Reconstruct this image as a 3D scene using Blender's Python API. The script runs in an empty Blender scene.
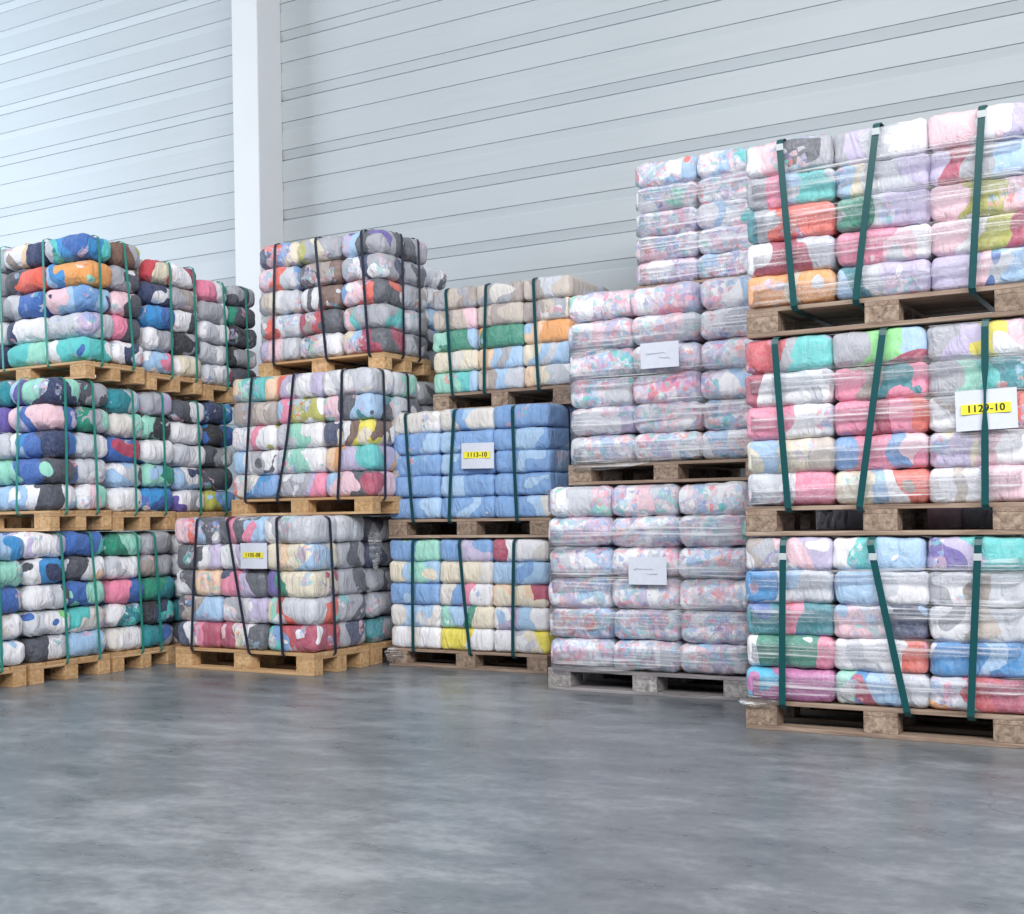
import bpy, bmesh, math, random
from mathutils import Vector, Matrix, noise

scene = bpy.context.scene
COL = scene.collection
R = math.radians

# ------------------------------------------------------------------ camera
# X runs along the fronts of the stacks, Y runs towards the panelled wall
F_PX, HORIZON, ROLL, YAW = 1250.0, 515.0, R(0.9), R(30)
cd = bpy.data.cameras.new('camera')
cam = bpy.data.objects.new('camera', cd)
COL.objects.link(cam)
fw = Vector((-math.sin(YAW), math.cos(YAW), 0))
r0 = Vector((math.cos(YAW), math.sin(YAW), 0))
u0 = Vector((0, 0, 1))
rt = r0 * math.cos(ROLL) - u0 * math.sin(ROLL)
up = r0 * math.sin(ROLL) + u0 * math.cos(ROLL)
m3 = Matrix((rt, up, -fw)).transposed()
cam.matrix_world = Matrix.Translation((0, 0, 1.0)) @ m3.to_4x4()
cd.sensor_width = 36
cd.lens = 36 * F_PX / 1024
cd.shift_y = (HORIZON - 457) / 1024
cd.clip_end = 200
scene.camera = cam

# ------------------------------------------------------------------ world, lights, exposure
scene.view_settings.view_transform = 'Standard'
scene.view_settings.look = 'None'
scene.view_settings.gamma = 1
scene.view_settings.use_curve_mapping = False
scene.view_settings.exposure = -0.05
w = bpy.data.worlds.new('hall_daylight')
scene.world = w
w.use_nodes = True
w.node_tree.nodes['Background'].inputs[0].default_value = (0.80, 0.88, 1.0, 1)
w.node_tree.nodes['Background'].inputs[1].default_value = 0.27


def area(name, loc, target, size, power, color=(1, 1, 1)):
    l = bpy.data.lights.new(name, 'AREA')
    l.shape = 'RECTANGLE'
    l.size, l.size_y = size
    l.energy = power
    l.color = color
    o = bpy.data.objects.new(name, l)
    COL.objects.link(o)
    o.location = loc
    o.rotation_euler = (Vector(target) - Vector(loc)).to_track_quat('-Z', 'Y').to_euler()
    return o


area('skylight', (5.0, -3.0, 7.2), (-3.8, 6.2, 1.2), (9, 4.0), 1480, (1.0, 0.99, 0.97))
area('skylight', (-3.0, -1.6, 7.2), (-3.6, 2.6, 0.0), (7, 3.0), 700, (1.0, 0.99, 0.97))
area('gate_daylight', (-13.5, 3.6, 4.2), (-10.8, 8.2, 3.6), (3.5, 4.5), 560, (0.80, 0.90, 1.0))

# ------------------------------------------------------------------ colours
HEX = {
    'white': 'ebebf1', 'off-white': 'dcd8d4', 'cream': 'e6dcc6', 'beige': 'c6bab0', 'grey': 'a6a8b2', 'light-grey': 'c6cad4',
    'charcoal': '474b57', 'navy': '2b3a63', 'blue': '3466b4', 'denim-blue': '6f9fd8', 'sky-blue': 'a2c6ea', 'teal': '0a8694',
    'turquoise': '52c4c4', 'mint': '96d8c6', 'green': '128a70', 'lime': '86dc84', 'yellow': 'ecdc3c', 'mustard': 'd6a03c',
    'orange': 'eca258', 'coral': 'ec6654', 'red': 'c43a48', 'crimson': 'b03a5c', 'pink': 'ea86a6', 'pale-pink': 'edc6d2',
    'magenta': 'c060a4', 'lilac': 'beb4d6', 'purple': '6454a6', 'brown': '745446', 'taupe': 'a49894', 'black': '24262e',
    'khaki': 'b4b450', 'cyan': '26b6de', 'peach': 'eecbaa', 'azure': '2a8cd0',
}


def lin(hexs):
    c = []
    for i in (0, 2, 4):
        v = int(hexs[i:i + 2], 16) / 255
        c.append(v / 12.92 if v <= 0.04045 else ((v + 0.055) / 1.055) ** 2.4)
    return c


CV = {k: lin(v) for k, v in HEX.items()}


# ------------------------------------------------------------------ node helpers
class NT:
    def __init__(self, name):
        self.m = bpy.data.materials.new(name)
        self.m.use_nodes = True
        self.t = self.m.node_tree
        self.b = self.t.nodes['Principled BSDF']
        self.out = self.t.nodes['Material Output']

    def n(self, kind, **kw):
        x = self.t.nodes.new(kind)
        for k, v in kw.items():
            setattr(x, k, v)
        return x

    def put(self, sock, v):
        if hasattr(v, 'is_output') or isinstance(v, bpy.types.NodeSocket):
            self.t.links.new(v, sock)
        else:
            sock.default_value = v

    def math(self, op, a, b=None, clamp=False):
        x = self.n('ShaderNodeMath', operation=op, use_clamp=clamp)
        self.put(x.inputs[0], a)
        if b is not None:
            self.put(x.inputs[1], b)
        return x.outputs[0]

    def vmath(self, op, a, b=None):
        x = self.n('ShaderNodeVectorMath', operation=op)
        self.put(x.inputs[0], a)
        if b is not None:
            self.put(x.inputs[1], b)
        return x.outputs[0]

    def mix(self, f, a, b):
        x = self.n('ShaderNodeMix', data_type='RGBA')
        self.put(x.inputs[0], f)
        self.put(x.inputs[6], a)
        self.put(x.inputs[7], b)
        return x.outputs[2]

    def noise(self, vec, scale, detail=2, rough=0.5, dist=0.0):
        x = self.n('ShaderNodeTexNoise')
        self.put(x.inputs['Vector'], vec)
        x.inputs['Scale'].default_value = scale
        x.inputs['Detail'].default_value = detail
        x.inputs['Roughness'].default_value = rough
        x.inputs['Distortion'].default_value = dist
        return x.outputs['Fac']

    def ramp(self, f, stops, interp='LINEAR'):
        x = self.n('ShaderNodeValToRGB')
        cr = x.color_ramp
        cr.interpolation = interp
        while len(cr.elements) < len(stops):
            cr.elements.new(0.5)
        for e, (p, c) in zip(cr.elements, stops):
            e.position = p
            e.color = (*c, 1) if len(c) == 3 else c
        self.put(x.inputs[0], f)
        return x.outputs[0]

    def mapr(self, v, a, b, c, d):
        x = self.n('ShaderNodeMapRange')
        self.put(x.inputs[0], v)
        for i, q in enumerate((a, b, c, d)):
            x.inputs[i + 1].default_value = q
        return x.outputs[0]

    def bump(self, h, strength, dist):
        x = self.n('ShaderNodeBump')
        x.inputs['Strength'].default_value = strength
        x.inputs['Distance'].default_value = dist
        self.put(x.inputs['Height'], h)
        return x.outputs[0]


def cloth_material(name, rough, coat, coat_rough, streak, fold, milky_gloss):
    """Pressed garments: up to four fabrics across the bale, an accent piece and printed cloth; colours come from each bale."""
    q = NT(name)
    tc = q.n('ShaderNodeTexCoord')

    def at(nm, fac=False):
        a = q.n('ShaderNodeAttribute', attribute_type='OBJECT', attribute_name=nm)
        return a.outputs['Fac'] if fac else a.outputs['Color']
    seed = at('seed', True)
    off = q.vmath('SCALE', (13.7, 7.1, 3.3))
    off_n = off.node
    q.put(off_n.inputs['Scale'], seed)
    P = q.vmath('ADD', tc.outputs['Object'], off)
    sep = q.n('ShaderNodeSeparateXYZ')
    q.put(sep.inputs[0], tc.outputs['Generated'])
    u = q.math('ADD', sep.outputs[0], q.math('MULTIPLY', sep.outputs[1], 0.6))
    n1 = q.noise(P, 4.2, 1.5)
    n2 = q.noise(q.vmath('ADD', P, (31, 17, 5)), 17, 2.0)
    u = q.math('ADD', u, q.math('MULTIPLY', q.math('SUBTRACT', n1, 0.5), 1.2))
    u = q.math('ADD', u, q.math('MULTIPLY', q.math('SUBTRACT', n2, 0.5), 0.10))
    u = q.math('PINGPONG', u, 1.0)
    c = at('fabric_a')
    step = None
    for thr, nm in ((0.27, 'fabric_b'), (0.5, 'fabric_c'), (0.74, 'fabric_d')):
        gt = q.math('GREATER_THAN', u, thr)
        c = q.mix(gt, c, at(nm))
        step = gt if step is None else q.math('ADD', step, gt)
    # accent garment
    n3 = q.noise(q.vmath('ADD', P, (71, 11, 43)), 5.5, 1.0, 0.4, 0.2)
    gt = q.math('GREATER_THAN', n3, 0.655)
    c = q.mix(gt, c, at('accent'))
    step = q.math('ADD', step, gt)
    # printed cloth: motifs in random fabric colours
    warp = q.n('ShaderNodeTexNoise')
    q.put(warp.inputs['Vector'], P)
    warp.inputs['Scale'].default_value = 22
    wv = q.vmath('SCALE', q.vmath('SUBTRACT', warp.outputs['Color'], (0.5, 0.5, 0.5)))
    wv.node.inputs['Scale'].default_value = 0.07
    pw = q.vmath('ADD', P, wv)
    pr = at('print_amount', True)
    where = q.noise(q.vmath('ADD', P, (5, 91, 23)), 5.0, 1.0)
    region = q.math('GREATER_THAN', where, q.mapr(pr, 0, 1, 0.70, 0.36))
    for scale, k, lim in ((15, 0.52, 0.6), (38, 0.58, 0.75)):
        v = q.n('ShaderNodeTexVoronoi')
        q.put(v.inputs['Vector'], pw)
        v.inputs['Scale'].default_value = scale
        s = q.n('ShaderNodeSeparateColor')
        q.put(s.inputs[0], v.outputs['Color'])
        pal = q.ramp(s.outputs[1], [(0.0, CV['pale-pink']), (0.14, CV['lilac']), (0.28, CV['turquoise']), (0.38, CV['white']), (0.52, CV['pink']),
                                    (0.62, CV['grey']), (0.72, CV['sky-blue']), (0.82, CV['denim-blue']), (0.9, CV['coral']), (0.94, CV['purple']), (0.97, CV['white'])], 'CONSTANT')
        on = q.math('MULTIPLY', region, q.math('LESS_THAN', s.outputs[0], q.mapr(pr, 0, 1, lim * 0.45, lim)))
        c = q.mix(q.math('MULTIPLY', on, k), c, pal)
    # weave and wear
    fine = q.noise(P, 60, 3)
    c = q.mix(q.mapr(fine, 0.3, 0.7, 0.0, 0.14), c, (0.45, 0.46, 0.5, 1))
    # bag's pale tint and gloss sheen mixed into the base colour, more at creases
    crease = q.noise(q.vmath('ADD', P, (3, 3, 9)), 24, 4, 0.65, 1.0)
    if milky_gloss:
        c = q.mix(q.mapr(crease, 0.4, 0.72, milky_gloss * 0.6, milky_gloss * 2.2), c, (0.82, 0.83, 0.88, 1))
    q.put(q.b.inputs['Base Color'], c)
    q.b.inputs['Roughness'].default_value = rough
    q.b.inputs['Specular IOR Level'].default_value = 0.35
    q.b.inputs['Coat Weight'].default_value = coat
    q.b.inputs['Coat Roughness'].default_value = coat_rough
    q.b.inputs['Sheen Weight'].default_value = 0.15
    # folds across the bale
    mp = q.n('ShaderNodeMapping')
    q.put(mp.inputs[0], P)
    mp.inputs['Scale'].default_value = (14, 14, 5)
    f1 = q.noise(mp.outputs[0], 1.3, 4, 0.55, 1.2)
    nb = q.bump(q.math('ADD', f1, q.math('MULTIPLY', step, 0.22)), fold, 0.03)
    q.put(q.b.inputs['Normal'], nb)
    if coat > 0:
        m2 = q.n('ShaderNodeMapping')
        q.put(m2.inputs[0], P)
        m2.inputs['Scale'].default_value = (3.0, 3.0, 55) if streak else (16, 16, 16)
        m2.inputs['Rotation'].default_value = (0, R(-6), 0) if streak else (0, 0, 0)
        f2 = q.noise(m2.outputs[0], 1.0, 4, 0.6, 0.6)
        q.put(q.b.inputs['Coat Normal'], q.bump(q.math('ADD', f2, q.math('MULTIPLY', crease, 0.5)), 1.0 if streak else 0.8, 0.02))
    return q.m


M = {}
M['cloth'] = cloth_material('pressed_cloth', 0.8, 0.0, 0.3, False, 0.85, 0.0)
M['bagged'] = cloth_material('cloth_in_clear_bag', 0.7, 0.45, 0.22, False, 0.8, 0.06)
M['wrapped'] = cloth_material('cloth_under_stretch_film', 0.6, 1.0, 0.16, True, 0.7, 0.08)


def wood_material(name, c1, c2, c3, chip):
    q = NT(name)
    tc = q.n('ShaderNodeTexCoord')
    oi = q.n('ShaderNodeObjectInfo')
    P = q.vmath('ADD', tc.outputs['Object'], q.vmath('SCALE', (9, 5, 7)))
    sc = P.node.inputs[1].links[0].from_node
    q.put(sc.inputs['Scale'], oi.outputs['Random'])
    mp = q.n('ShaderNodeMapping')
    q.put(mp.inputs[0], P)
    mp.inputs['Scale'].default_value = (24, 24, 24) if chip else (3, 40, 40)
    g = q.noise(mp.outputs[0], 1.6 if chip else 1.0, 4, 0.65, 0.3 if chip else 0.8)
    c = q.ramp(g, [(0.3, lin(c2)), (0.5, lin(c1)), (0.7, lin(c3))])
    c = q.mix(q.mapr(oi.outputs['Random'], 0, 1, 0.0, 0.35), c, (*lin(c2), 1))
    q.put(q.b.inputs['Base Color'], c)
    q.b.inputs['Roughness'].default_value = 0.8
    q.put(q.b.inputs['Normal'], q.bump(g, 0.5, 0.004))
    return q.m


M['fresh'] = wood_material('fresh_pine', 'c4a078', 'a07a50', 'd8ba92', False)
M['fresh_block'] = wood_material('fresh_block_wood', 'cca67a', 'a47c50', 'e0c49c', True)
M['aged'] = wood_material('aged_pine', '9a8474', '6f5c50', 'b8a898', False)
M['aged_block'] = wood_material('aged_block_wood', '948070', '5c4c42', 'b8a592', True)
M['grey'] = wood_material('grey_pine', '8e888a', '676266', 'aaa6a8', False)
M['grey_block'] = wood_material('grey_block_wood', '9a9694', '6a6466', 'bdbabc', True)


def simple(name, hexs, rough, spec=0.5):
    q = NT(name)
    tc = q.n('ShaderNodeTexCoord')
    g = q.noise(tc.outputs['Object'], 30, 3)
    c = lin(hexs)
    q.put(q.b.inputs['Base Color'], q.mix(q.mapr(g, 0.3, 0.7, 0, 0.25), (*c, 1), (*[x * 0.75 for x in c], 1)))
    q.b.inputs['Roughness'].default_value = rough
    q.b.inputs['Specular IOR Level'].default_value = spec
    return q.m


M['green_strap'] = simple('green_strap_plastic', '06494d', 0.35)
M['mid_strap'] = simple('dark_green_strap_plastic', '08424a', 0.35)
M['black_strap'] = simple('black_strap_plastic', '23283a', 0.4)
M['teal_strap'] = simple('bright_green_strap_plastic', '2f8c80', 0.3)
M['seal'] = simple('steel_seal', 'b9c2c6', 0.3)
M['paper'] = simple('white_paper', 'd3d8e6', 0.6)
M['marker'] = simple('yellow_marker', 'f2e63c', 0.6)
M['ink'] = simple('black_ink', '2c2a18', 0.7)
M['pencil'] = simple('pale_grey_ink', 'a9abb8', 0.7)


def film_material(name, painted_glint):
    q = NT(name)
    q.t.nodes.remove(q.b)
    tc = q.n('ShaderNodeTexCoord')
    mp = q.n('ShaderNodeMapping')
    q.put(mp.inputs[0], tc.outputs['Object'])
    mp.inputs['Scale'].default_value = (1.2, 1.2, 60)
    g = q.noise(mp.outputs[0], 1.5, 4, 0.6, 0.5)
    nb = q.bump(g, 0.6, 0.02)
    tr = q.n('ShaderNodeBsdfTransparent')
    tr.inputs[0].default_value = (0.97, 0.98, 1, 1)
    gl = q.n('ShaderNodeBsdfGlossy')
    gl.inputs['Roughness'].default_value = 0.18
    q.put(gl.inputs['Normal'], nb)
    df = q.n('ShaderNodeBsdfDiffuse')
    df.inputs[0].default_value = (0.95, 0.96, 0.99, 1)
    fr = q.n('ShaderNodeFresnel')
    fr.inputs[0].default_value = 1.5
    q.put(fr.inputs['Normal'], nb)
    a = q.n('ShaderNodeMixShader')
    q.put(a.inputs[0], q.mapr(g, 0.5, 0.70, 0.04, painted_glint))  # diffuse white streaks stand in for highlights on the film
    q.put(a.inputs[1], tr.outputs[0])
    q.put(a.inputs[2], df.outputs[0])
    b = q.n('ShaderNodeMixShader')
    q.put(b.inputs[0], q.math('MULTIPLY', fr.outputs[0], 0.8, True))
    q.put(b.inputs[1], a.outputs[0])
    q.put(b.inputs[2], gl.outputs[0])
    q.put(q.out.inputs['Surface'], b.outputs[0])
    return q.m


M['film'] = film_material('clear_stretch_film', 0.6)
M['loose_film'] = film_material('crumpled_film', 0.75)


# ------------------------------------------------------------------ mesh helpers
def link_mesh(name, bm, mats, parent=None, loc=None, smooth=False):
    me = bpy.data.meshes.new(name)
    bm.to_mesh(me)
    bm.free()
    for m in (mats if isinstance(mats, (list, tuple)) else [mats]):
        me.materials.append(m)
    if smooth:
        me.polygons.foreach_set('use_smooth', [True] * len(me.polygons))
    o = bpy.data.objects.new(name, me)
    COL.objects.link(o)
    if parent:
        o.parent = parent
    if loc:
        o.location = loc
    return o


def tag(o, label=None, cat=None, group=None, kind=None):
    if label:
        o['label'] = label
        n = len(label.replace(',', '').split())
        if n > 16 or n < 4:
            print('LABEL LENGTH', n, label)
    if cat:
        o['category'] = cat
    if group:
        o['group'] = group
    if kind:
        o['kind'] = kind
    return o


def empty(name, loc):
    o = bpy.data.objects.new(name, None)
    o.empty_display_size = 0.1
    COL.objects.link(o)
    o.location = loc
    return o


def box_bm(sx, sy, sz, bev=0.004):
    bm = bmesh.new()
    bmesh.ops.create_cube(bm, size=1)
    bmesh.ops.scale(bm, vec=(sx, sy, sz), verts=bm.verts)
    if bev:
        bmesh.ops.bevel(bm, geom=bm.edges[:], offset=bev, segments=2, affect='EDGES', profile=0.6)
    return bm


MESH = {}


def cached(key, maker):
    if key not in MESH:
        MESH[key] = maker()
    return MESH[key]


def part(name, me, parent, loc):
    o = bpy.data.objects.new(name, me)
    COL.objects.link(o)
    o.parent = parent
    o.location = loc
    return o


def box_mesh(name, s, mat, bev=0.004):
    def mk():
        bm = box_bm(*s, bev)
        me = bpy.data.meshes.new(name)
        bm.to_mesh(me)
        bm.free()
        me.materials.append(mat)
        return me
    return cached((name, tuple(round(x, 3) for x in s), mat.name), mk)


# ------------------------------------------------------------------ the hall
def build_hall():
    q = NT('painted_wall_panel')
    tc = q.n('ShaderNodeTexCoord')
    g = q.noise(tc.outputs['Object'], 0.7, 4)
    mp = q.n('ShaderNodeMapping')
    q.put(mp.inputs[0], tc.outputs['Object'])
    mp.inputs['Scale'].default_value = (0.5, 1, 9)
    g2 = q.noise(mp.outputs[0], 2.0, 4)
    c = q.mix(q.mapr(g, 0.35, 0.7, 0, 0.5), (0.45, 0.49, 0.52, 1), (0.40, 0.44, 0.47, 1))
    c = q.mix(q.mapr(g2, 0.5, 0.8, 0, 0.3), c, (0.37, 0.41, 0.44, 1))
    q.put(q.b.inputs['Base Color'], c)
    q.b.inputs['Roughness'].default_value = 0.45
    q.b.inputs['Specular IOR Level'].default_value = 0.3
    M['wall'] = q.m
    # horizontal sheet-metal panels, 0.503 m high, with a deep joint and three narrow grooves
    prof = []
    z = 3.522 - 8 * 0.503
    gd = 0.009
    while z < 8.5:
        prof += [(0.03, z - 0.006), (0.03, z + 0.004), (0.020, z + 0.008)]
        for k, (h, a, b) in enumerate(((0.080, 0.002, 0.0), (0.245, 0.0, 0.010), (0.314, 0.002, 0.0))):
            prof += [(a, z + h - 0.004), (gd, z + h - 0.0015), (gd, z + h + 0.0015), (b, z + h + 0.004)]
        prof += [(0.0, z + 0.503 - 0.010)]
        z += 0.503
    prof = [(d, max(zz, 0.0)) for d, zz in prof]
    bm = bmesh.new()
    x0, x1, y = -20.0, 7.0, 8.2
    rows = []
    for d, zz in prof:
        rows.append((bm.verts.new((x0, y + d, zz)), bm.verts.new((x1, y + d, zz))))
    for (a, b), (c_, d_) in zip(rows, rows[1:]):
        if abs(a.co.z - c_.co.z) > 1e-6 or abs(a.co.y - c_.co.y) > 1e-6:
            bm.faces.new((a, b, d_, c_))
    zt = prof[-1][1]
    back = [bm.verts.new((x0, y + 0.12, 0)), bm.verts.new((x1, y + 0.12, 0)), bm.verts.new((x1, y + 0.12, zt)), bm.verts.new((x0, y + 0.12, zt))]
    bm.faces.new(back[::-1])
    bm.faces.new((rows[-1][0], rows[-1][1], back[2], back[3]))
    tag(link_mesh('wall_back', bm, M['wall']), 'white wall of horizontal ribbed metal panels', None, None, 'structure')

    q = NT('painted_steel')
    tc = q.n('ShaderNodeTexCoord')
    g = q.noise(tc.outputs['Object'], 3, 4)
    q.put(q.b.inputs['Base Color'], q.mix(q.mapr(g, 0.4, 0.7, 0, 0.3), (0.64, 0.66, 0.69, 1), (0.59, 0.61, 0.64, 1)))
    q.b.inputs['Roughness'].default_value = 0.5
    bm = box_bm(0.276, 0.30, 8.5, 0.008)
    tag(link_mesh('column', bm, q.m, None, (-7.053, 8.05, 4.25)), 'white square column against the panelled wall', None, None, 'structure')

    q = NT('polished_concrete')
    tc = q.n('ShaderNodeTexCoord')
    P = tc.outputs['Object']
    a = q.noise(P, 0.55, 5, 0.55, 0.0)
    mp = q.n('ShaderNodeMapping')
    q.put(mp.inputs[0], P)
    mp.inputs['Rotation'].default_value = (0, 0, R(-30))
    mp.inputs['Scale'].default_value = (1.6, 3.2, 1)
    b = q.noise(mp.outputs[0], 1.6, 8, 0.66, 0.15)
    d = q.noise(P, 22, 6, 0.75)
    mixv = q.math('ADD', q.math('MULTIPLY', a, 0.35), q.math('ADD', q.math('MULTIPLY', b, 0.43), q.math('MULTIPLY', d, 0.22)))
    c = q.ramp(mixv, [(0.36, lin('4f5459')), (0.5, lin('72777c')), (0.62, lin('969a9f'))])
    # hairline cracks
    v = q.n('ShaderNodeTexVoronoi', feature='DISTANCE_TO_EDGE')
    wn = q.n('ShaderNodeTexNoise')
    q.put(wn.inputs['Vector'], P)
    wn.inputs['Scale'].default_value = 1.1
    wn.inputs['Detail'].default_value = 3
    wv = q.vmath('SCALE', wn.outputs['Color'])
    wv.node.inputs['Scale'].default_value = 0.9
    q.put(v.inputs['Vector'], q.vmath('ADD', P, wv))
    v.inputs['Scale'].default_value = 0.38
    crack = q.math('MULTIPLY', q.math('LESS_THAN', v.outputs['Distance'], 0.0026), q.mapr(a, 0.5, 0.56, 0, 0.4))
    c = q.mix(crack, c, (0.06, 0.065, 0.07, 1))
    q.put(q.b.inputs['Base Color'], c)
    q.put(q.b.inputs['Roughness'], q.mapr(b, 0.3, 0.7, 0.24, 0.42))
    q.b.inputs['Specular IOR Level'].default_value = 0.5
    q.put(q.b.inputs['Normal'], q.bump(d, 0.05, 0.004))
    bm = bmesh.new()
    bmesh.ops.create_grid(bm, x_segments=2, y_segments=2, size=0.5)
    bmesh.ops.scale(bm, vec=(27, 16.4, 1), verts=bm.verts)
    tag(link_mesh('floor', bm, q.m, None, (-6.5, 0.15, 0)), 'polished grey concrete floor', None, None, 'structure')


build_hall()


# ------------------------------------------------------------------ pallets
def pallet(x, y, z, W, D, H, wood, label):
    """Four-way pallet: bottom boards along the front, nine blocks, three stringer boards, five deck boards."""
    root = empty('wooden_pallet', (x + W / 2, y + D / 2, z))
    tag(root, label, 'pallet', 'wooden pallets under the bale loads')
    wm, bmat = M[wood], M[wood + '_block']
    bt = H * 0.15
    bh = H - 3 * bt
    bw = 0.145 * W / 1.2
    bd = 0.11 * D / 0.8 * 1.15
    ys = (-D / 2 + bd / 2, 0, D / 2 - bd / 2)
    xs = (-W / 2 + bw / 2, 0, W / 2 - bw / 2)
    for yy in ys:
        part('bottom_board', box_mesh('bottom_board', (W, bd, bt), wm, 0.003), root, (0, yy, bt / 2))
        for xx in xs:
            part('block', box_mesh('block', (bw, bd, bh), bmat, 0.003), root, (xx, yy, bt + bh / 2))
    for xx in xs:
        part('stringer_board', box_mesh('stringer_board', (D, bw, bt), wm, 0.003), root, (xx, 0, bt + bh + bt / 2)).rotation_euler = (0, 0, math.pi / 2)
    n = 5
    dw = D / n * 0.86
    for i in range(n):
        yy = -D / 2 + dw / 2 + i * (D - dw) / (n - 1)
        part('deck_board', box_mesh('deck_board', (W, dw, bt), wm, 0.003), root, (0, yy, H - bt / 2))
    return root


# ------------------------------------------------------------------ bales
def bale_mesh(w_, d_, h_, soft, variant):
    rnd = random.Random(variant * 977 + int(w_ * 1000))
    n = (18, 14, 10)
    bm = bmesh.new()
    verts = {}

    def g(i, m):
        s = 2 * i / m - 1
        return math.sin(s * math.pi / 2) * 0.55 + s * 0.45

    def vert(i, j, k):
        key = (i, j, k)
        if key not in verts:
            verts[key] = bm.verts.new((g(i, n[0]) * w_ / 2, g(j, n[1]) * d_ / 2, g(k, n[2]) * h_ / 2))
        return verts[key]
    for k in (0, n[2]):
        for i in range(n[0]):
            for j in range(n[1]):
                f = [vert(i, j, k), vert(i + 1, j, k), vert(i + 1, j + 1, k), vert(i, j + 1, k)]
                bm.faces.new(f if k else f[::-1])
    for j in (0, n[1]):
        for i in range(n[0]):
            for k in range(n[2]):
                f = [vert(i, j, k), vert(i + 1, j, k), vert(i + 1, j, k + 1), vert(i, j, k + 1)]
                bm.faces.new(f if not j else f[::-1])
    for i in (0, n[0]):
        for j in range(n[1]):
            for k in range(n[2]):
                f = [vert(i, j, k), vert(i, j + 1, k), vert(i, j + 1, k + 1), vert(i, j, k + 1)]
                bm.faces.new(f if i else f[::-1])
    hx, hy, hz = w_ / 2, d_ / 2, h_ / 2
    r = hz * (0.40 + 0.45 * soft)
    so = Vector((rnd.uniform(0, 90), rnd.uniform(0, 90), rnd.uniform(0, 90)))
    b = 0.005 + 0.014 * soft
    sag = rnd.uniform(-1, 1) * 0.006
    for v in bm.verts:
        p = v.co.copy()
        c = Vector((max(-hx + r, min(hx - r, p.x)), max(-hy + r, min(hy - r, p.y)), max(-hz + r, min(hz - r, p.z))))
        d = p - c
        if d.length > 1e-9:
            d.normalize()
        q = c + d * r
        fx, fy, fz = q.x / hx, q.y / hy, q.z / hz
        # pillow bulge of the faces, tucked-in ends
        q.y += math.copysign(b, fy) * abs(fy) ** 3 * max(0, 1 - fz * fz) * (1 - fx ** 4 * 0.7)
        q.x += math.copysign(b * 0.35, fx) * abs(fx) ** 3 * max(0, 1 - fz * fz)
        q.z += sag * (1 - fx * fx) * (1 - abs(fz) * 0.3)
        nn = noise.noise(q * 8 + so) * 0.011 + noise.noise(q * 19 + so) * 0.008
        cre = abs(noise.noise(Vector((q.x * 16, q.y * 16, q.z * 5)) + so))
        nn -= (0.004 + 0.004 * soft) * max(0, 1 - cre * 7)
        q += d * nn * (0.6 + 0.5 * soft)
        v.co = q
    bm.normal_update()
    me = bpy.data.meshes.new('bale')
    bm.to_mesh(me)
    bm.free()
    me.polygons.foreach_set('use_smooth', [True] * len(me.polygons))
    return me


SEED = [1.0]
LAYERS = {5: ('bottom', 'second', 'middle', 'fourth', 'top'), 6: ('bottom', 'second', 'third', 'fourth', 'fifth', 'top')}
ABBR = {
    'wh': 'white', 'ow': 'off-white', 'cr': 'cream', 'be': 'beige', 'gr': 'grey', 'lg': 'light-grey', 'ch': 'charcoal', 'na': 'navy', 'bl': 'blue',
    'de': 'denim-blue', 'sk': 'sky-blue', 'te': 'teal', 'tu': 'turquoise', 'mi': 'mint', 'gn': 'green', 'li': 'lime', 'ye': 'yellow', 'mu': 'mustard',
    'or': 'orange', 'co': 'coral', 're': 'red', 'cm': 'crimson', 'pi': 'pink', 'pp': 'pale-pink', 'mg': 'magenta', 'll': 'lilac', 'pu': 'purple',
    'br': 'brown', 'ta': 'taupe', 'bk': 'black', 'kh': 'khaki', 'cy': 'cyan', 'pe': 'peach', 'az': 'azure'}


def bale(pal, w_, d_, h_, loc, mat, soft, printed, where, group, rnd, jit=0.004):
    var = rnd.randrange(5)
    me = cached(('bale', round(w_, 2), round(d_, 2), round(h_, 3), soft, var, mat), lambda: bale_mesh(w_, d_, h_, soft, var))
    if not me.materials:
        me.materials.append(M[mat])
    names = [ABBR[x] for x in pal.split()]
    while len(names) < 4:
        names.append(names[-1])
    acc = names[4] if len(names) > 4 else names[rnd.randrange(4)]
    o = bpy.data.objects.new('clothing_bale', me)
    COL.objects.link(o)
    o.location = (loc[0] + rnd.uniform(-jit, jit), loc[1] + rnd.uniform(-jit, jit) * 1.4, loc[2])
    o.rotation_euler = (0, rnd.uniform(-1, 1) * jit * 1.5, rnd.uniform(-1, 1) * jit * 3)
    for k, nme in zip(('fabric_a', 'fabric_b', 'fabric_c', 'fabric_d'), names):
        o[k] = CV[nme]
    o['accent'] = CV[acc]
    SEED[0] += 0.618
    o['seed'] = SEED[0]
    o['print_amount'] = float(printed)
    seen = []
    for nme in names[:4]:
        if nme not in seen:
            seen.append(nme)
    seen.sort(key=lambda q: -names[:4].count(q))
    what = ' and '.join(seen[:2])
    tag(o, f'{what} bale, {where}', 'bale', group)
    return o


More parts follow.
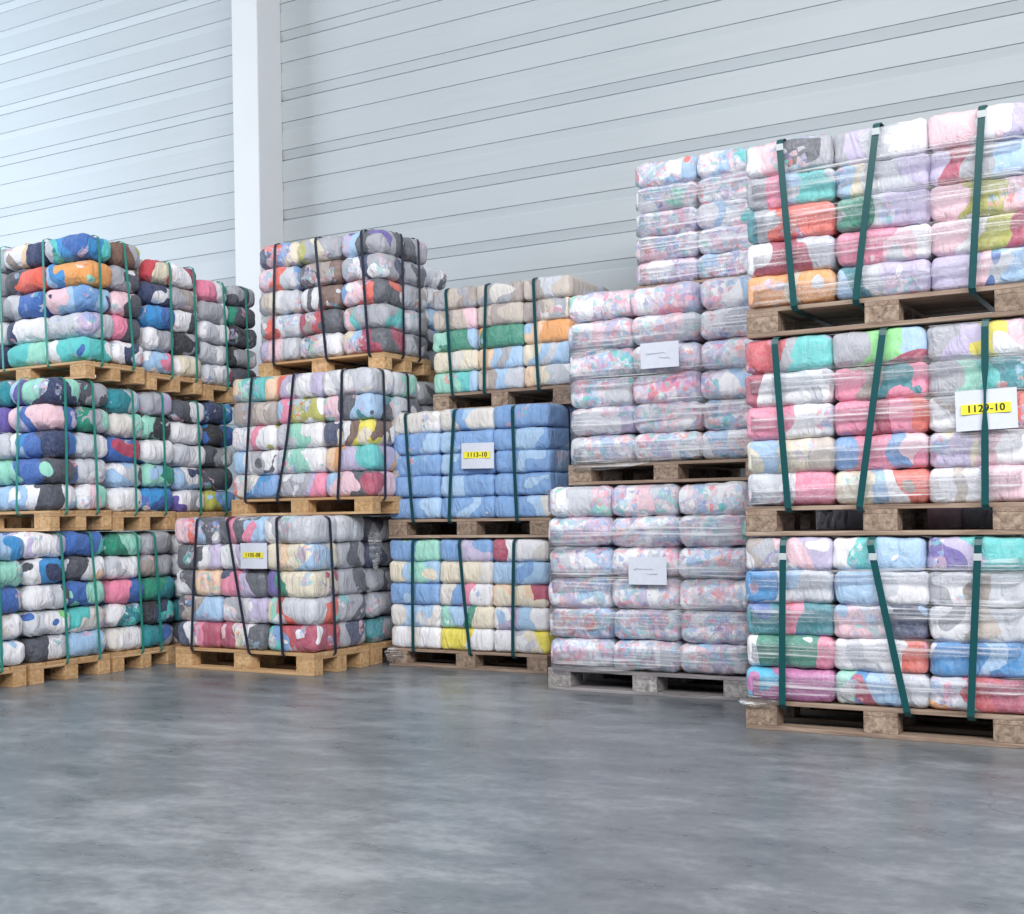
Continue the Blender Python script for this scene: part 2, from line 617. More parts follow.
def load(lo, layers, where, group, mat, soft, printed, seed, side=None, only=None, jit=0.004):
    """A pallet load of bales. layers: bottom to top, each a list of palettes, one for each column from the outer left.
    side: palettes of the rear bale of the right column of each layer. only: the columns that are built."""
    x, y, z0, z1, W, D, H = lo
    rnd = random.Random(seed)
    nl = len(layers)
    zb = z0 + H + 0.001
    h = (z1 - 0.008 - zb) / nl
    nc = 3
    cw = W / nc
    for li, row in enumerate(layers):
        lname = LAYERS[nl][li] + ' layer'
        cols = only if only else range(nc)
        for pal, ci in zip(row, cols):
            split = side is not None and ci == nc - 1
            dd = D / 2 if split else D
            cname = ('left', 'middle', 'right')[ci] + ' column'
            if only and len(cols) == 1:
                cname = 'near column'
            bale(pal, cw * 0.995, dd * 0.99, h * 1.015, (x + (ci + 0.5) * cw, y + dd / 2, zb + (li + 0.5) * h), mat, soft, printed,
                 f'{lname}, {cname}, {where}', group, rnd, jit)
        if side is not None:
            cname = 'far column' if only and len(only) == 1 else 'rear right column'
            bale(side[li], cw * 0.995, D / 2 * 0.99, h * 1.015, (x + (nc - 0.5) * cw, y + D * 0.75, zb + (li + 0.5) * h), mat, soft, printed,
                 f'{lname}, {cname}, {where}', group, rnd, jit)


# ------------------------------------------------------------------ straps
def ribbon(points, side, width, thick, narrow=None):
    """A closed flat strap through POINTS; SIDE is the direction of its width."""
    bm = bmesh.new()
    n = len(points)
    rings = []
    for i, p in enumerate(points):
        t = (points[(i + 1) % n] - points[i - 1]).normalized()
        sdir = (side - t * side.dot(t)).normalized()
        nrm = sdir.cross(t).normalized()
        wd = width
        if narrow and points[i].y < narrow[2] and i < 30:
            wd *= 1 - 0.70 * math.exp(-((p.z - narrow[0]) / narrow[1]) ** 2)
        rings.append([bm.verts.new(p + sdir * a * wd / 2 + nrm * b * thick / 2) for a, b in ((-1, -1), (1, -1), (1, 1), (-1, 1))])
    for i in range(n):
        a, b = rings[i], rings[(i + 1) % n]
        for k in range(4):
            bm.faces.new((a[k], b[k], b[(k + 1) % 4], a[(k + 1) % 4]))
    bmesh.ops.recalc_face_normals(bm, faces=bm.faces[:])
    return bm


TAPER = {}


def strap(kind, p_top, p_bot, other, ztop, zbot, axis, mat, width, label, group, seal=None, wob=0.0, narrow=None):
    """kind front: runs down the front face; p_top/p_bot = (along, face) there, other = the face on the far side."""
    fa = p_top[1]
    sgn = 1 if other > fa else -1

    def P(al, fc, z):
        return Vector((al, fc, z)) if axis == 'x' else Vector((fc, al, z))
    pts = []
    n = 17
    for i in range(n):
        s = i / (n - 1)
        al = p_bot[0] + (p_top[0] - p_bot[0]) * s + math.sin(s * math.pi) * wob
        z = zbot + 0.02 + (ztop - 0.035 - zbot - 0.02) * s
        pts.append(P(al, fa + sgn * (-0.004 * math.sin(s * math.pi)), z))
    at, ab = p_top[0], p_bot[0]
    pts += [P(at, fa + sgn * 0.008, ztop - 0.012), P(at, fa + sgn * 0.035, ztop), P(at, (fa + other) / 2, ztop), P(at, other - sgn * 0.02, ztop), P(at, other, ztop - 0.02)]
    pts += [P((at + ab) / 2, other, (ztop + zbot) / 2), P(ab, other, zbot + 0.02), P(ab, other - sgn * 0.02, zbot), P(ab, (fa + other) / 2, zbot), P(ab, fa + sgn * 0.02, zbot)]
    side = Vector((1, 0, 0)) if axis == 'x' else Vector((0, 1, 0))
    o = link_mesh('strap', ribbon(pts, side, width, 0.0025, narrow), mat)
    tag(o, label, 'strap', group)
    if seal is not None:
        s = seal
        al = p_bot[0] + (p_top[0] - p_bot[0]) * s
        bm = box_bm(width * 1.12, 0.007, 0.03, 0.002)
        if axis != 'x':
            bmesh.ops.rotate(bm, matrix=Matrix.Rotation(math.pi / 2, 3, 'Z'), verts=bm.verts)
        so = link_mesh('seal', bm, M['seal'], o, P(al, fa - sgn * 0.003, zbot + 0.02 + (ztop - 0.055 - zbot) * s))
        so['label'] = 'pale crimped seal'
    return o


ORD = ('first', 'second', 'third', 'fourth')


def straps_front(lo, tops, bots, mat, cname, width, where, group, seal=None, wobs=None, off=0.022, narrow=None):
    x, y, z0, z1, W, D, H = lo
    for i, (a, b) in enumerate(zip(tops, bots)):
        strap('front', (a, y - off), (b, y - off), y + D + 0.02, z1 - 0.007, z0 + H - 0.028, 'x', mat, width,
              f'{cname} strap, {ORD[i]} from the left, front of {where}', group, seal, (wobs or [0] * 9)[i], narrow if i == 2 else None)


def straps_side(lo, tops, bots, mat, cname, width, where, group):
    x, y, z0, z1, W, D, H = lo
    for i, (a, b) in enumerate(zip(tops, bots)):
        strap('side', (a, x + W + 0.018), (b, x + W + 0.018), x - 0.02, z1 - 0.010, z0 + H - 0.032, 'y', mat, width,
              f'{cname} strap, {ORD[i]} from near corner, side of {where}', group)


# ------------------------------------------------------------------ loads: (x, y, base z, top z, width, depth, pallet height)
LO = {}
# nearest stack
LO['Rb'] = (-1.96, 5.52, 0.0, 0.886, 1.225, 0.62, 0.135)
LO['Rm'] = (-1.95, 5.53, 0.886, 1.795, 1.225, 0.62, 0.135)
LO['Rt'] = (-1.93, 5.53, 1.795, 2.69, 1.225, 0.62, 0.132)
R3 = {
    'Rb': [['cy mg mg mg mg', 'mi az sk lg cm', 'or lg re cm pi'], ['wh gn gn pi wh', 'wh lg wh co pi', 'az az sk az wh'],
           ['te te pi te bl', 'pp pp lg na sk', 'wh be lg lg gr'], ['az wh lg lg sk', 'sk sk lg wh lg', 'gr wh ta lg gr'], ['ta gr pp ll wh', 'wh tu sk sk wh', 'pu ll tu tu tu']],
    'Rm': [['lg wh pi pi pi', 'cr sk wh co ta', 'wh be wh pp be'], ['cr sk cr be bl', 'de pi de pp pi', 'll cr wh wh pp'], ['pi pi wh lg pi', 'pi cm pi co pi', 'wh ta wh co gr'],
           ['cm wh lg wh lg', 'pi ta te pi wh', 'gr mi tu te gr'], ['re re gr tu na', 'gr li li sk cm', 'gr ll ye pp wh']],
    'Rt': [['or or cr or lg', 'sk te lg ll wh', 'll pp lg sk bl'], ['wh cm cm lg pi', 'pi pi pp wh lg', 'pp wh kh cm pi'], ['te gr co co lg', 'gn lg ll ll gr', 'pp kh kh pp wh'],
           ['gr pi sk tu lg', 'sk cr lg ll wh', 'll cm gr sk wh'], ['wh pp ch gr lg', 'gr ll lg wh na', 'pp pp wh ll pp']]}
WHERE = {'Rb': 'bottom load of the nearest stack', 'Rm': 'middle load of the nearest stack', 'Rt': 'top load of the nearest stack'}
for i, k in enumerate(('Rb', 'Rm', 'Rt')):
    pallet(*LO[k][:3], LO[k][4], LO[k][5], LO[k][6], 'aged', 'weathered brown wooden pallet carrying the ' + WHERE[k])
    load(LO[k], R3[k], WHERE[k], 'bales on the nearest stack', 'wrapped', 0.12, 0.22, 10 + i)
straps_front(LO['Rb'], (-1.76, -1.37, -0.925), (-1.775, -1.225, -0.965), M['green_strap'], 'wide green', 0.030, 'the nearest bottom load', 'green straps on the nearest stack', 0.93, None, 0.036)
straps_front(LO['Rm'], (-1.785, -1.305, -0.885), (-1.735, -1.415, -0.895), M['green_strap'], 'wide green', 0.030, 'the nearest middle load', 'green straps on the nearest stack', None, None, 0.042, (1.45, 0.09, 5.5))
straps_front(LO['Rt'], (-1.75, -1.32, -0.885), (-1.695, -1.42, -0.935), M['green_strap'], 'wide green', 0.030, 'the nearest top load', 'green straps on the nearest stack', 0.985, None, 0.036)

# unseen low load, added so the nearest stack's pallet openings stay dark
LO['Rz'] = (-1.94, 6.20, 0.0, 1.05, 1.225, 0.62, 0.135)
pallet(*LO['Rz'][:3], 1.225, 0.62, 0.135, 'aged', 'brown pallet of the unseen low load added behind the nearest stack')
load(LO['Rz'], [['gr lg wh', 'na gr lg', 'wh pp lg'], ['lg wh sk', 'gr ch lg', 'pp wh gr'], ['wh lg gr', 'de lg wh', 'gr wh lg'], ['pp wh lg', 'lg gr wh', 'wh sk lg'], ['gr wh lg', 'wh lg pp', 'lg na gr']],
     'unseen low load added behind the nearest stack', 'added unseen bales behind the nearest stack', 'wrapped', 0.12, 0.22, 13)

# pale glossy stack
LO['Nb'] = (-3.41, 6.29, 0.0, 1.165, 1.2, 1.0, 0.125)
LO['Nm'] = (-3.29, 6.35, 1.165, 2.265, 1.2, 1.0, 0.115)
LO['Nt'] = (-3.15, 7.0, 2.265, 3.145, 1.2, 0.60, 0.115)
WHERE.update({'Nb': 'bottom load of the pale glossy stack', 'Nm': 'middle load of the pale glossy stack', 'Nt': 'top load of the pale glossy stack'})
rn = random.Random(4)
PASTEL = ['wh lg pp wh ll', 'wh pp ll wh sk', 'lg wh sk wh pp', 'pp wh wh ll pi', 'wh sk wh lg tu', 'll wh pp lg pp', 'wh lg wh sk co', 'sk wh ll wh de', 'wh wh lg pp mi']
for i, k in enumerate(('Nb', 'Nm', 'Nt')):
    pallet(*LO[k][:3], LO[k][4], LO[k][5], LO[k][6], 'grey' if i == 0 else 'aged', ('grey' if i == 0 else 'brown') + ' wooden pallet carrying the ' + WHERE[k])
    nl = 5 if k == 'Nt' else 6
    load(LO[k], [[rn.choice(PASTEL) for _ in range(3)] for _ in range(nl)], WHERE[k], 'bales on the pale glossy stack', 'wrapped', 0.4, 0.85, 20 + i)

# stack with the blue bales
LO['Mb'] = (-4.945, 6.88, 0.0, 0.856, 1.21, 0.70, 0.118)
LO['Mm'] = (-4.935, 6.88, 0.856, 1.705, 1.24, 0.70, 0.125)
LO['Mt'] = (-4.705, 7.10, 1.705, 2.545, 1.05, 0.62, 0.122)
WHERE.update({'Mb': 'bottom load of the blue bale stack', 'Mm': 'middle load of the blue bale stack', 'Mt': 'top load of the blue bale stack'})
M3 = {
    'Mb': [['wh ow wh wh ow', 'ye ye ye wh wh', 'wh wh cr ye lg'], ['ow sk ow wh lg', 'mi sk gn cr wh', 'wh ll sk wh sk'], ['de de de de sk', 'ow de pi wh wh', 'pe cr pe cm cr'],
           ['cr sk mi sk cr', 'cr cr cr ow cr', 'sk sk de sk sk'], ['de de mi mi mi', 'de de ll de de', 'cm wh wh ow ow']],
    'Mm': [['de de de sk de', 'de de sk de wh', 'de de sk ow de'], ['de de de de sk', 'de sk de de de', 'de de de de sk'], ['cr de de de de', 'de sk de de sk', 'de de sk de de'],
           ['de de de sk de', 'sk de de de de', 'de de sk de de'], ['ow ow ow wh ow', 'ow ow de ow sk', 'de de de de de']],
    'Mt': [['mi mi tu sk mi', 'be ta sk lg ta', 'pe cr lg lg wh'], ['cr cr ow cr ye', 'pe sk gr sk cr', 'cr sk lg sk cr'], ['mi gn gn sk gn', 'or gn gn gn lg', 'sk pe or or or'],
           ['be ta be pp gr', 'be be ta be lg', 'ta be gr cr ta'], ['ta gr be ta gr', 'be gr gr ta ow', 'be ta lg be be']]}
for i, k in enumerate(('Mb', 'Mm', 'Mt')):
    pallet(*LO[k][:3], LO[k][4], LO[k][5], LO[k][6], 'aged', 'brown wooden pallet carrying the ' + WHERE[k])
    load(LO[k], M3[k], WHERE[k], 'bales on the stack with blue bales', 'bagged', 0.1, 0.03, 30 + i,
         side=['gr lg ch gr', 'lg gr gr lg', 'gr ch gr lg', 'sk gr lg gr', 'gr lg gr sk'] if k == 'Mm' else None)
straps_front(LO['Mb'], (-4.725, -4.36, -3.95), (-4.735, -4.29, -3.97), M['mid_strap'], 'dark green', 0.023, 'the load below the blue bales', 'dark straps on the stack with blue bales')
straps_front(LO['Mm'], (-4.77, -4.385, -3.945), (-4.72, -4.435, -3.925), M['mid_strap'], 'dark green', 0.023, 'the blue bale load', 'dark straps on the stack with blue bales')
straps_front(LO['Mt'], (-4.575, -4.26, -3.90), (-4.535, -4.285, -3.875), M['mid_strap'], 'dark green', 0.022, 'the load above the blue bales', 'dark straps on the stack with blue bales')
straps_side(LO['Mm'], (7.12,), (7.12,), M['black_strap'], 'black', 0.022, 'the blue bale load', 'dark straps on the stack with blue bales')

# black-strapped stack and the one behind it
LO['Cb'] = (-6.235, 6.20, 0.0, 1.022, 1.195, 0.58, 0.143)
LO['Cm'] = (-6.06, 6.58, 1.022, 1.99, 1.215, 0.58, 0.115)
LO['Ct'] = (-5.99, 6.80, 1.99, 2.945, 1.10, 0.56, 0.112)
LO['Db'] = (-6.26, 6.84, 0.0, 1.012, 1.2, 0.76, 0.143)
LO['Dm'] = (-6.09, 7.19, 1.012, 1.96, 1.2, 0.60, 0.115)
LO['Dt'] = (-6.21, 7.40, 1.96, 2.86, 1.13, 0.50, 0.112)
WHERE.update({'Cb': 'bottom load of the black-strapped stack', 'Cm': 'middle load of the black-strapped stack', 'Ct': 'top load of the black-strapped stack',
              'Db': 'bottom load behind the black-strapped stack', 'Dm': 'middle load behind the black-strapped stack', 'Dt': 'top load behind the black-strapped stack'})
C3 = {
    'Cb': [['na wh pi cm wh', 'cm cr wh ch pp', 'tu de re cm wh'], ['ch ta sk sk pp', 'wh gr lg ll wh', 'cr mi co lg wh'], ['wh ch pe pe na', 'na pi ll ch pi', 'pu gn cr cr cm'],
           ['ch ch wh ll pi', 'wh ll ch pp gr', 'cr pe cr sk cr'], ['pp co sk ch wh', 'ch pi ch sk pi', 'wh gr lg lg pp']],
    'Cm': [['co ow az de az', 'wh gr ll pi lg', 'sk pp pp ch cm'], ['sk wh gr wh ch', 'lg mi mi wh lg', 'pe or ll tu pe'], ['wh wh pi wh kh', 'wh lg mi wh ow', 'na wh br ye cr'],
           ['ta ta be ta gr', 'sk pi kh wh lg', 'mi pp ch sk te'], ['gr mi tu pe pe', 'co ll wh ll pp', 'wh lg wh lg ow']],
    'Ct': [['ll pp lg gr na', 'wh ch cr wh lg', 'cr sk cm ch pp'], ['wh co wh lg gr', 'cm ta re ch pi', 'gr pp tu gr ta'], ['gr cr wh lg be', 'wh ch wh br lg', 'de pp co ch wh'],
           ['pp co lg de wh', 'ch bk ta br pp', 'gr wh na gr wh'], ['na co de cr gr', 'kh gr cr gr gr', 'll sk ch gr pu']]}
CS = {'Cb': ['ch gr na gr', 'gr ta ch gr', 'gr lg ch gr', 'ta gr ch gr', 'pp cm gr lg'], 'Cm': ['gr br ch gr', 'ta ch gr gr', 'kh ch ta gr', 'lg gr ch lg', 'lg mi gr lg'],
      'Ct': ['kh gr ch gr', 'gr ta gr lg', 'gr lg ta gr', 'gr wh ch gr', 'gr lg gr ch']}
for i, k in enumerate(('Cb', 'Cm', 'Ct')):
    pallet(*LO[k][:3], LO[k][4], LO[k][5], LO[k][6], 'fresh', 'light tan wooden pallet carrying the ' + WHERE[k])
    load(LO[k], C3[k], WHERE[k], 'bales on the black-strapped stack', 'bagged', 0.3 if k != 'Ct' else 0.55, 0.3, 40 + i, side=CS[k], jit=0.006)
DS = {'Db': (['az na gr te', 'co or na gr', 'gr lg ch gr', 'or pe gr na', 'ch gr wh ch'], ['az te na ch', 'or or na na', 'lg gr ch ch', 'gr ch gr na', 'ch gr wh ch']),
      'Dm': (['gr ch gr gr', 'gr gr ch lg', 'ch gr lg gr', 'gr br gr ch', 'gr wh ch gr'], ['ch gr ch gr', 'gr ch gr gr', 'ch gr gr ch', 'gr ch br gr', 'wh ch gr bk']),
      'Dt': (['kh gr ch gr', 'sk gr ch na', 'wh sk wh gr', 'wh lg gr wh', 'gr wh de gr'], ['gr ch gr gr', 'na gr de ch', 'wh gr wh sk', 'lg wh gr wh', 'gr ch wh lg'])}
for i, k in enumerate(('Db', 'Dm', 'Dt')):
    pallet(*LO[k][:3], LO[k][4], LO[k][5], LO[k][6], 'fresh', 'tan wooden pallet carrying the ' + WHERE[k])
    load(LO[k], [[p] for p in DS[k][0]], WHERE[k], 'bales behind the black-strapped stack', 'bagged', 0.8, 0.2, 50 + i, side=DS[k][1], only=[2], jit=0.008)
straps_front(LO['Cb'], (-6.0, -5.73, -5.31), (-6.065, -5.56, -5.275), M['black_strap'], 'black', 0.021, 'the bottom black-strapped load', 'black straps')
straps_front(LO['Cm'], (-5.84, -5.47, -5.06), (-5.915, -5.63, -5.11), M['black_strap'], 'black', 0.021, 'the middle black-strapped load', 'black straps', None, (0.0, 0.02, 0.01))
straps_front(LO['Ct'], (-5.80, -5.44, -5.05), (-5.83, -5.36, -5.0), M['black_strap'], 'black', 0.021, 'the top black-strapped load', 'black straps')
straps_side(LO['Cb'], (6.36,), (6.40,), M['black_strap'], 'black', 0.024, 'the bottom black-strapped load', 'black straps')
straps_side(LO['Cm'], (6.70, 6.98), (6.70, 6.98), M['black_strap'], 'black', 0.024, 'the middle black-strapped load', 'black straps')
straps_side(LO['Ct'], (7.0, 7.2), (7.0, 7.2), M['black_strap'], 'black', 0.022, 'the top black-strapped load', 'black straps')

# long row along the left, seen from its side
XR = -6.42
LO['La'] = (XR - 1.2, 4.55, 0.0, 0.935, 1.2, 0.59, 0.128)
LO['Lb'] = (XR - 1.2, 5.17, 0.0, 0.945, 1.2, 0.63, 0.128)
LO['Sb'] = (XR - 1.2, 5.83, 0.0, 0.935, 1.2, 0.57, 0.128)
LO['Tb'] = (XR - 1.2, 6.43, 0.0, 0.93, 1.2, 0.60, 0.128)
LO['Lm'] = (XR - 1.2, 5.33, 0.945, 1.93, 1.2, 0.50, 0.128)
LO['Sm'] = (XR - 1.2, 5.845, 0.935, 1.90, 1.2, 0.56, 0.128)
LO['Tm'] = (XR - 1.2, 6.43, 0.93, 1.865, 1.2, 0.60, 0.128)
LO['Lt'] = (XR - 1.2, 5.63, 1.93, 2.885, 1.2, 0.51, 0.115)
LO['St'] = (XR - 1.2, 6.17, 1.90, 2.82, 1.2, 0.52, 0.115)
LO['Tt'] = (XR - 1.2, 6.71, 1.865, 2.76, 1.2, 0.58, 0.115)
for k, lev, st in (('Lb', 'bottom', 'first'), ('Lm', 'middle', 'first'), ('Lt', 'top', 'first'), ('Sb', 'bottom', 'second'), ('Sm', 'middle', 'second'), ('St', 'top', 'second'),
                   ('Tb', 'bottom', 'third'), ('Tm', 'middle', 'third'), ('Tt', 'top', 'third')):
    WHERE[k] = f'{lev} load, {st} stack of left row'
WHERE['La'] = 'low load starting the left row'
# near column / far column for each layer, bottom to top
L2 = {
    'La': (['sk wh lg wh', 'ow wh lg wh', 'wh bl wh sk', 'mi lg mi wh', 'az sk bl az'], ['sk lg wh sk', 'ow lg wh ow', 'wh lg bl wh', 'mi lg mi mi', 'az de az sk']),
    'Lb': (['wh lg wh ch', 'bl li wh lg', 'wh ch lg wh', 'ch na az wh', 'mi bl ll wh'], ['ch wh sk sk', 'll ow ow tu', 'bl bl mi bl', 'br pe wh ch', 'na tu bl bl']),
    'Sb': (['bl wh wh ow', 'wh tu te wh', 'wh bl bl pi', 'wh wh wh lg', 'bl pi mi gn'], ['bl bl gr te', 'wh tu na bk', 'gn gn te gn', 'ta gr gr ta', 'mi lg gr gr']),
    'Sm': (['wh ch wh wh', 'wh ch lg sk', 'pe wh cm bl', 'tu mi ow ow', 'sk sk lg te'], ['wh bl bl az', 'sk gn gn mi', 'bl tu wh wh', 'ch lg bk mi', 'll ll ll gr']),
    'Tm': (['pu wh gr wh', 'wh na wh sk', 'wh tu wh lg', 'lg gr wh wh', 'gr wh wh ch'], ['gr sk de kh', 'az na ch ch', 'cm wh gr ch', 'gr az bl bk', 'bk wh az na']),
    'Tb': (['wh bl wh ch', 'lg wh gr te', 'wh gr bl wh', 'na wh lg wh', 'gr wh te wh'], ['wh gr wh na', 'bl lg gr wh', 'wh ch lg wh', 'gr wh wh lg', 'na wh te gr']),
    'St': (['pi pi sk wh', 'ch ch gr wh', 'bl bl bl az', 'ch sk wh na', 'wh co cr re'], ['ow ow cr wh', 'gr wh ch bk', 'bk wh ch wh', 'co ow ta gr', 'co mu cm wh']),
    'Tt': (['cm lg wh lg', 'wh lg wh lg', 'lg wh wh lg', 'lg sk wh gr', 'wh gn wh pi'], ['wh ch bk ch', 'lg wh gr bk', 'ch br ch bk', 'gr ch ch gn', 'ch ch gr ch']),
}
for i, k in enumerate(L2):
    pallet(*LO[k][:3], LO[k][4], LO[k][5], LO[k][6], 'fresh', 'tan wooden pallet carrying the ' + WHERE[k].replace(',', ' of the', 1).replace('of the ', 'in the ', 1) if ',' in WHERE[k] else 'tan wooden pallet carrying the ' + WHERE[k])
    load(LO[k], [[p] for p in L2[k][0]], WHERE[k], 'bales in the long left row', 'cloth', 0.75, 0.15, 60 + i, side=L2[k][1], only=[2], jit=0.010)
L3 = {
    'Lm': ([['wh sk', 'wh sk wh ch bl'], ['te mi', 'mi bl bl ch mi'], ['wh lg', 'wh az bl na sk'], ['ll pu', 'pp ll bl pp ll'], ['tu te', 'sk pu mi na sk']],
           ['gn mi pp wh', 'cm ta wh lg', 'ow lg wh lg', 'cm mi gr gn', 'wh ch gr ch']),
    'Lt': ([['wh na', 'tu tu mi', 'wh wh tu tu bl'], ['gr wh', 'na wh wh', 'wh lg lg ll wh'], ['lg gr', 'gr lg bl', 'pp pp sk de na'], ['wh gr', 'wh ch co', 'sk az or or mi'], ['gr lg', 'wh ta pe na', 'lg tu az bl te']],
           ['mu wh na wh', 'be ch ch pi', 'cr ch ch pp', 'wh bk ch gr', 'kh kh gr br'])}
for i, k in enumerate(L3):
    pallet(*LO[k][:3], LO[k][4], LO[k][5], LO[k][6], 'fresh', 'tan wooden pallet carrying the ' + WHERE[k].replace(',', ' of the', 1).replace('of the ', 'in the ', 1))
    load(LO[k], L3[k][0], WHERE[k], 'bales in the long left row', 'cloth', 0.75, 0.15, 80 + i, side=L3[k][1], only=[1, 2] if k == 'Lm' else None, jit=0.010)
G = 'bright green straps on the left row'
WS = {'La': 'the low load starting the row'}
for k in LO:
    if k[0] in 'LST' and k != 'La':
        WS[k] = 'the ' + WHERE[k].replace(' of left row', '').replace(', ', ' in the ') + ' of the row'


def SW(k):
    lev = {'b': 'bottom', 'm': 'middle', 't': 'top'}[k[1]]
    st = {'L': 'first', 'S': 'second', 'T': 'third'}[k[0]]
    return f'{st} {lev} load in left row'


T_ = M['teal_strap']
straps_side(LO['La'], (4.93,), (4.95,), T_, 'bright green', 0.018, WS['La'], G)
straps_side(LO['Lb'], (5.40, 5.64), (5.44, 5.70), T_, 'bright green', 0.018, SW('Lb'), G)
straps_side(LO['Sb'], (6.03, 6.19), (6.07, 6.24), T_, 'bright green', 0.018, SW('Sb'), G)
straps_side(LO['Sm'], (6.01, 6.28), (6.03, 6.30), T_, 'bright green', 0.018, SW('Sm'), G)
straps_side(LO['Tm'], (6.62, 6.89), (6.64, 6.90), T_, 'bright green', 0.018, SW('Tm'), G)
straps_front(LO['Lm'], (-6.66,), (-6.70,), T_, 'bright green', 0.018, SW('Lm'), G)
straps_side(LO['Lm'], (5.45, 5.67), (5.45, 5.70), T_, 'bright green', 0.018, SW('Lm'), G)
straps_front(LO['Lt'], (-7.21, -6.78), (-7.19, -6.75), T_, 'bright green', 0.018, SW('Lt'), G)
straps_side(LO['Lt'], (5.74, 5.96), (5.76, 6.03), T_, 'bright green', 0.018, SW('Lt'), G)
straps_side(LO['St'], (6.37, 6.60), (6.38, 6.62), T_, 'bright green', 0.018, SW('St'), G)
straps_side(LO['Tt'], (6.90, 7.14), (6.94, 7.16), T_, 'bright green', 0.018, SW('Tt'), G)


# ------------------------------------------------------------------ paper tags with their codes
def sheet(x, y, z, w_, h_, tilt, code, label, size):
    root = empty('paper_label', (x, y, z))
    root.rotation_euler = (0, tilt, 0)
    tag(root, label, 'label', 'paper labels on the loads')
    bm = bmesh.new()
    nx = 8
    front, backv = [], []
    for i in range(nx + 1):
        for k in (0, 1):
            s = i / nx - 0.5
            front.append(bm.verts.new((s * w_, -0.004 * math.cos(s * 5) + 0.004, (k - 0.5) * h_)))
            backv.append(bm.verts.new((s * w_, -0.004 * math.cos(s * 5) + 0.0048, (k - 0.5) * h_)))
    for i in range(nx):
        a = i * 2
        bm.faces.new((front[a], front[a + 2], front[a + 3], front[a + 1]))
        bm.faces.new((backv[a], backv[a + 1], backv[a + 3], backv[a + 2]))
    bmesh.ops.recalc_face_normals(bm, faces=bm.faces[:])
    link_mesh('sheet', bm, M['paper'], root, None, True)
    if size:
        cu = bpy.data.curves.new('printed_code', 'FONT')
        cu.body = code
        cu.size = size
        cu.offset = size * 0.012
        cu.space_character = 1.1
        cu.align_x, cu.align_y = 'CENTER', 'CENTER'
        cu.extrude = 0.0002
        cu.materials.append(M['ink'])
        tmp = bpy.data.objects.new('printed_code', cu)
        COL.objects.link(tmp)
        me = bpy.data.meshes.new_from_object(tmp.evaluated_get(bpy.context.evaluated_depsgraph_get()))
        bpy.data.objects.remove(tmp)
        bb = bmesh.new()
        for dx in (-0.022, 0.0, 0.022):          # heavy strokes
            k0 = len(bb.verts)
            bb.from_mesh(me)
            bb.verts.ensure_lookup_table()
            bmesh.ops.translate(bb, vec=(dx * size, 0, dx * 0.01), verts=bb.verts[k0:])
        bb.to_mesh(me)
        bb.free()
        t = bpy.data.objects.new('printed_code', me)
        COL.objects.link(t)
        t.parent = root
        t.location = (0, -0.0022, h_ * 0.03)
        t.rotation_euler = (math.pi / 2, 0, 0)
        t['label'] = 'bold black printed number'
        bm = box_bm(size * 4.7, 0.0006, size * 1.0, 0.0002)
        hl = link_mesh('highlight', bm, M['marker'], root, (0, -0.0014, h_ * 0.03))
        hl['label'] = 'yellow marker strip'
    else:
        for j, (dz, l, dx) in enumerate(((0.01, 0.5, -0.02), (-0.018, 0.28, 0.03))):
            # two faint lines of pen strokes, too pale to read
            bm = bmesh.new()
            rr = random.Random(j + int(x * 100))
            n = 14
            pts = [(dx + (i / n - 0.5) * l * w_, dz * h_ / 0.15 + rr.uniform(-0.004, 0.004)) for i in range(n + 1)]
            lo_ = [bm.verts.new((px, -0.0012, pz - 0.002)) for px, pz in pts]
            hi_ = [bm.verts.new((px, -0.0012, pz + 0.002)) for px, pz in pts]
            for i in range(n):
                bm.faces.new((lo_[i], lo_[i + 1], hi_[i + 1], hi_[i]))
            link_mesh('pen_stroke', bm, M['pencil'], root)
    return root


sheet(-0.888, 5.496, 1.408, 0.245, 0.168, R(-1.5), '1129-10', 'white paper sheet reading 1129-10 on the middle load of the nearest stack', 0.042)
sheet(-4.205, 6.845, 1.385, 0.245, 0.165, R(1), '1113-10', 'white paper sheet with highlighted number on the blue bale load', 0.042)
sheet(-5.50, 6.165, 0.762, 0.225, 0.165, 0, '1105-08', 'white paper sheet with highlighted number on the bottom black-strapped load', 0.036)
sheet(-2.765, 6.245, 0.685, 0.225, 0.15, 0, '', 'plain white sheet with faint handwriting on the bottom pale glossy load', 0)
sheet(-2.70, 6.305, 1.86, 0.225, 0.14, 0, '', 'plain white sheet with faint handwriting on the middle pale glossy load', 0)


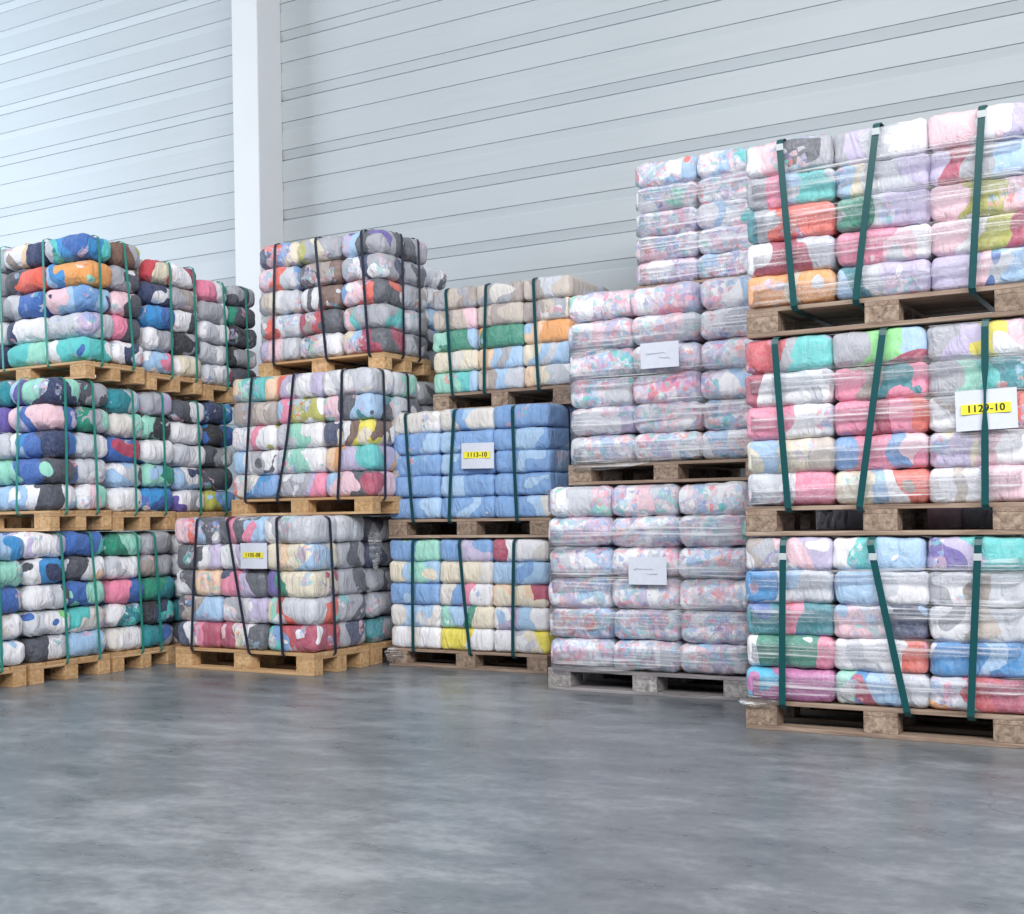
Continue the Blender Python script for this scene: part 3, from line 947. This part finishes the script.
# ------------------------------------------------------------------ stretch film
def film_spiral(lo, turns, band, zs, ze, label, seed, off=0.022):
    """One long pass of stretch film wound up around a load, pleated along its length."""
    x, y, z0, z1, W, D, H = lo
    rnd = random.Random(seed)
    bm = bmesh.new()
    c = 0.05
    x0, x1, y0, y1 = x + 0.006, x + W - 0.004, y - off, y + D + 0.01
    loop = []
    for (ax, ay, bx, by, n) in ((x0, y0 + c, x0 + c, y0, 2), (x0 + c, y0, x1 - c, y0, 16), (x1 - c, y0, x1, y0 + c, 2), (x1, y0 + c, x1, y1 - c, 8),
                                (x1, y1 - c, x1 - c, y1, 2), (x1 - c, y1, x0 + c, y1, 10), (x0 + c, y1, x0, y1 - c, 2), (x0, y1 - c, x0, y0 + c, 8)):
        for i in range(n):
            loop.append((ax + (bx - ax) * i / n, ay + (by - ay) * i / n))
    nloop = len(loop)
    total = int(turns * nloop)
    rows = 9
    so = Vector((rnd.uniform(0, 50), rnd.uniform(0, 50), 0))
    prev = None
    for i in range(total + 1):
        px, py = loop[i % nloop]
        s = i / total
        zc = zs + (ze - zs) * s
        hb = band * (0.75 + 0.5 * noise.noise(Vector((i * 0.11, seed, 0))))
        cx_, cy_ = (x0 + x1) / 2, (y0 + y1) / 2
        nx_ = 1 if px >= x1 - 1e-6 else (-1 if px <= x0 + 1e-6 else 0)
        ny_ = 1 if py >= y1 - 1e-6 else (-1 if py <= y0 + 1e-6 else 0)
        ring = []
        for k in range(rows):
            f = k / (rows - 1) - 0.5
            z = zc + f * hb
            pl = noise.noise(Vector((i * 0.05, k * 1.7 + i * 0.01, 3)) + so) * 0.006 + s * 0.004
            ring.append(bm.verts.new((px + nx_ * pl, py + ny_ * pl, min(max(z, z0 + 0.08), z1 + 0.0))))
        if prev:
            for k in range(rows - 1):
                bm.faces.new((prev[k], ring[k], ring[k + 1], prev[k + 1]))
        prev = ring
    o = link_mesh('stretch_film', bm, M['film'], None, None, True)
    tag(o, label, 'plastic film', 'stretch film around the loads')
    return o


def crumple(loc, size, label, seed, stretch=(1, 1, 1)):
    bm = bmesh.new()
    bmesh.ops.create_icosphere(bm, subdivisions=4, radius=1)
    so = Vector((seed * 3.1, seed * 1.7, seed))
    for v in bm.verts:
        d = v.co.normalized()
        rad = 1 + 0.45 * noise.noise(d * 1.6 + so) + 0.28 * abs(noise.noise(d * 4 + so)) + 0.12 * noise.noise(d * 9 + so)
        v.co = Vector((d.x * rad * size[0], d.y * rad * size[1], d.z * rad * size[2]))
    o = link_mesh('loose_film', bm, M['loose_film'], None, loc, False)
    tag(o, label, 'plastic film', 'loose film ends')
    return o


film_spiral(LO['Rb'], 4, 0.10, 0.20, 0.84, 'clear stretch film wound around the bottom load of the nearest stack', 1)
film_spiral(LO['Rm'], 4, 0.10, 1.06, 1.74, 'clear stretch film wound around the middle load of the nearest stack', 2)
film_spiral(LO['Rt'], 4, 0.11, 1.97, 2.63, 'clear stretch film wound around the top load of the nearest stack', 3)
film_spiral(LO['Nb'], 4, 0.17, 0.16, 1.08, 'clear stretch film wound around the bottom load of the pale glossy stack', 4)
film_spiral(LO['Nm'], 4, 0.16, 1.30, 2.18, 'clear stretch film wound around the middle load of the pale glossy stack', 5)
film_spiral(LO['Nt'], 4, 0.14, 2.44, 3.06, 'clear stretch film wound around the top load of the pale glossy stack', 6)
crumple((-1.885, 5.535, 0.128), (0.085, 0.045, 0.028), 'white crumpled film end tucked over the nearest pallet corner', 1)
crumple((-4.90, 6.87, 0.075), (0.06, 0.04, 0.04), 'small crumpled film end on pallet corner below the blue bales', 2)
crumple((-4.988, 6.795, 0.80), (0.022, 0.05, 0.13), 'crumpled film flap hanging in the gap beside the bottom black-strapped load', 5)
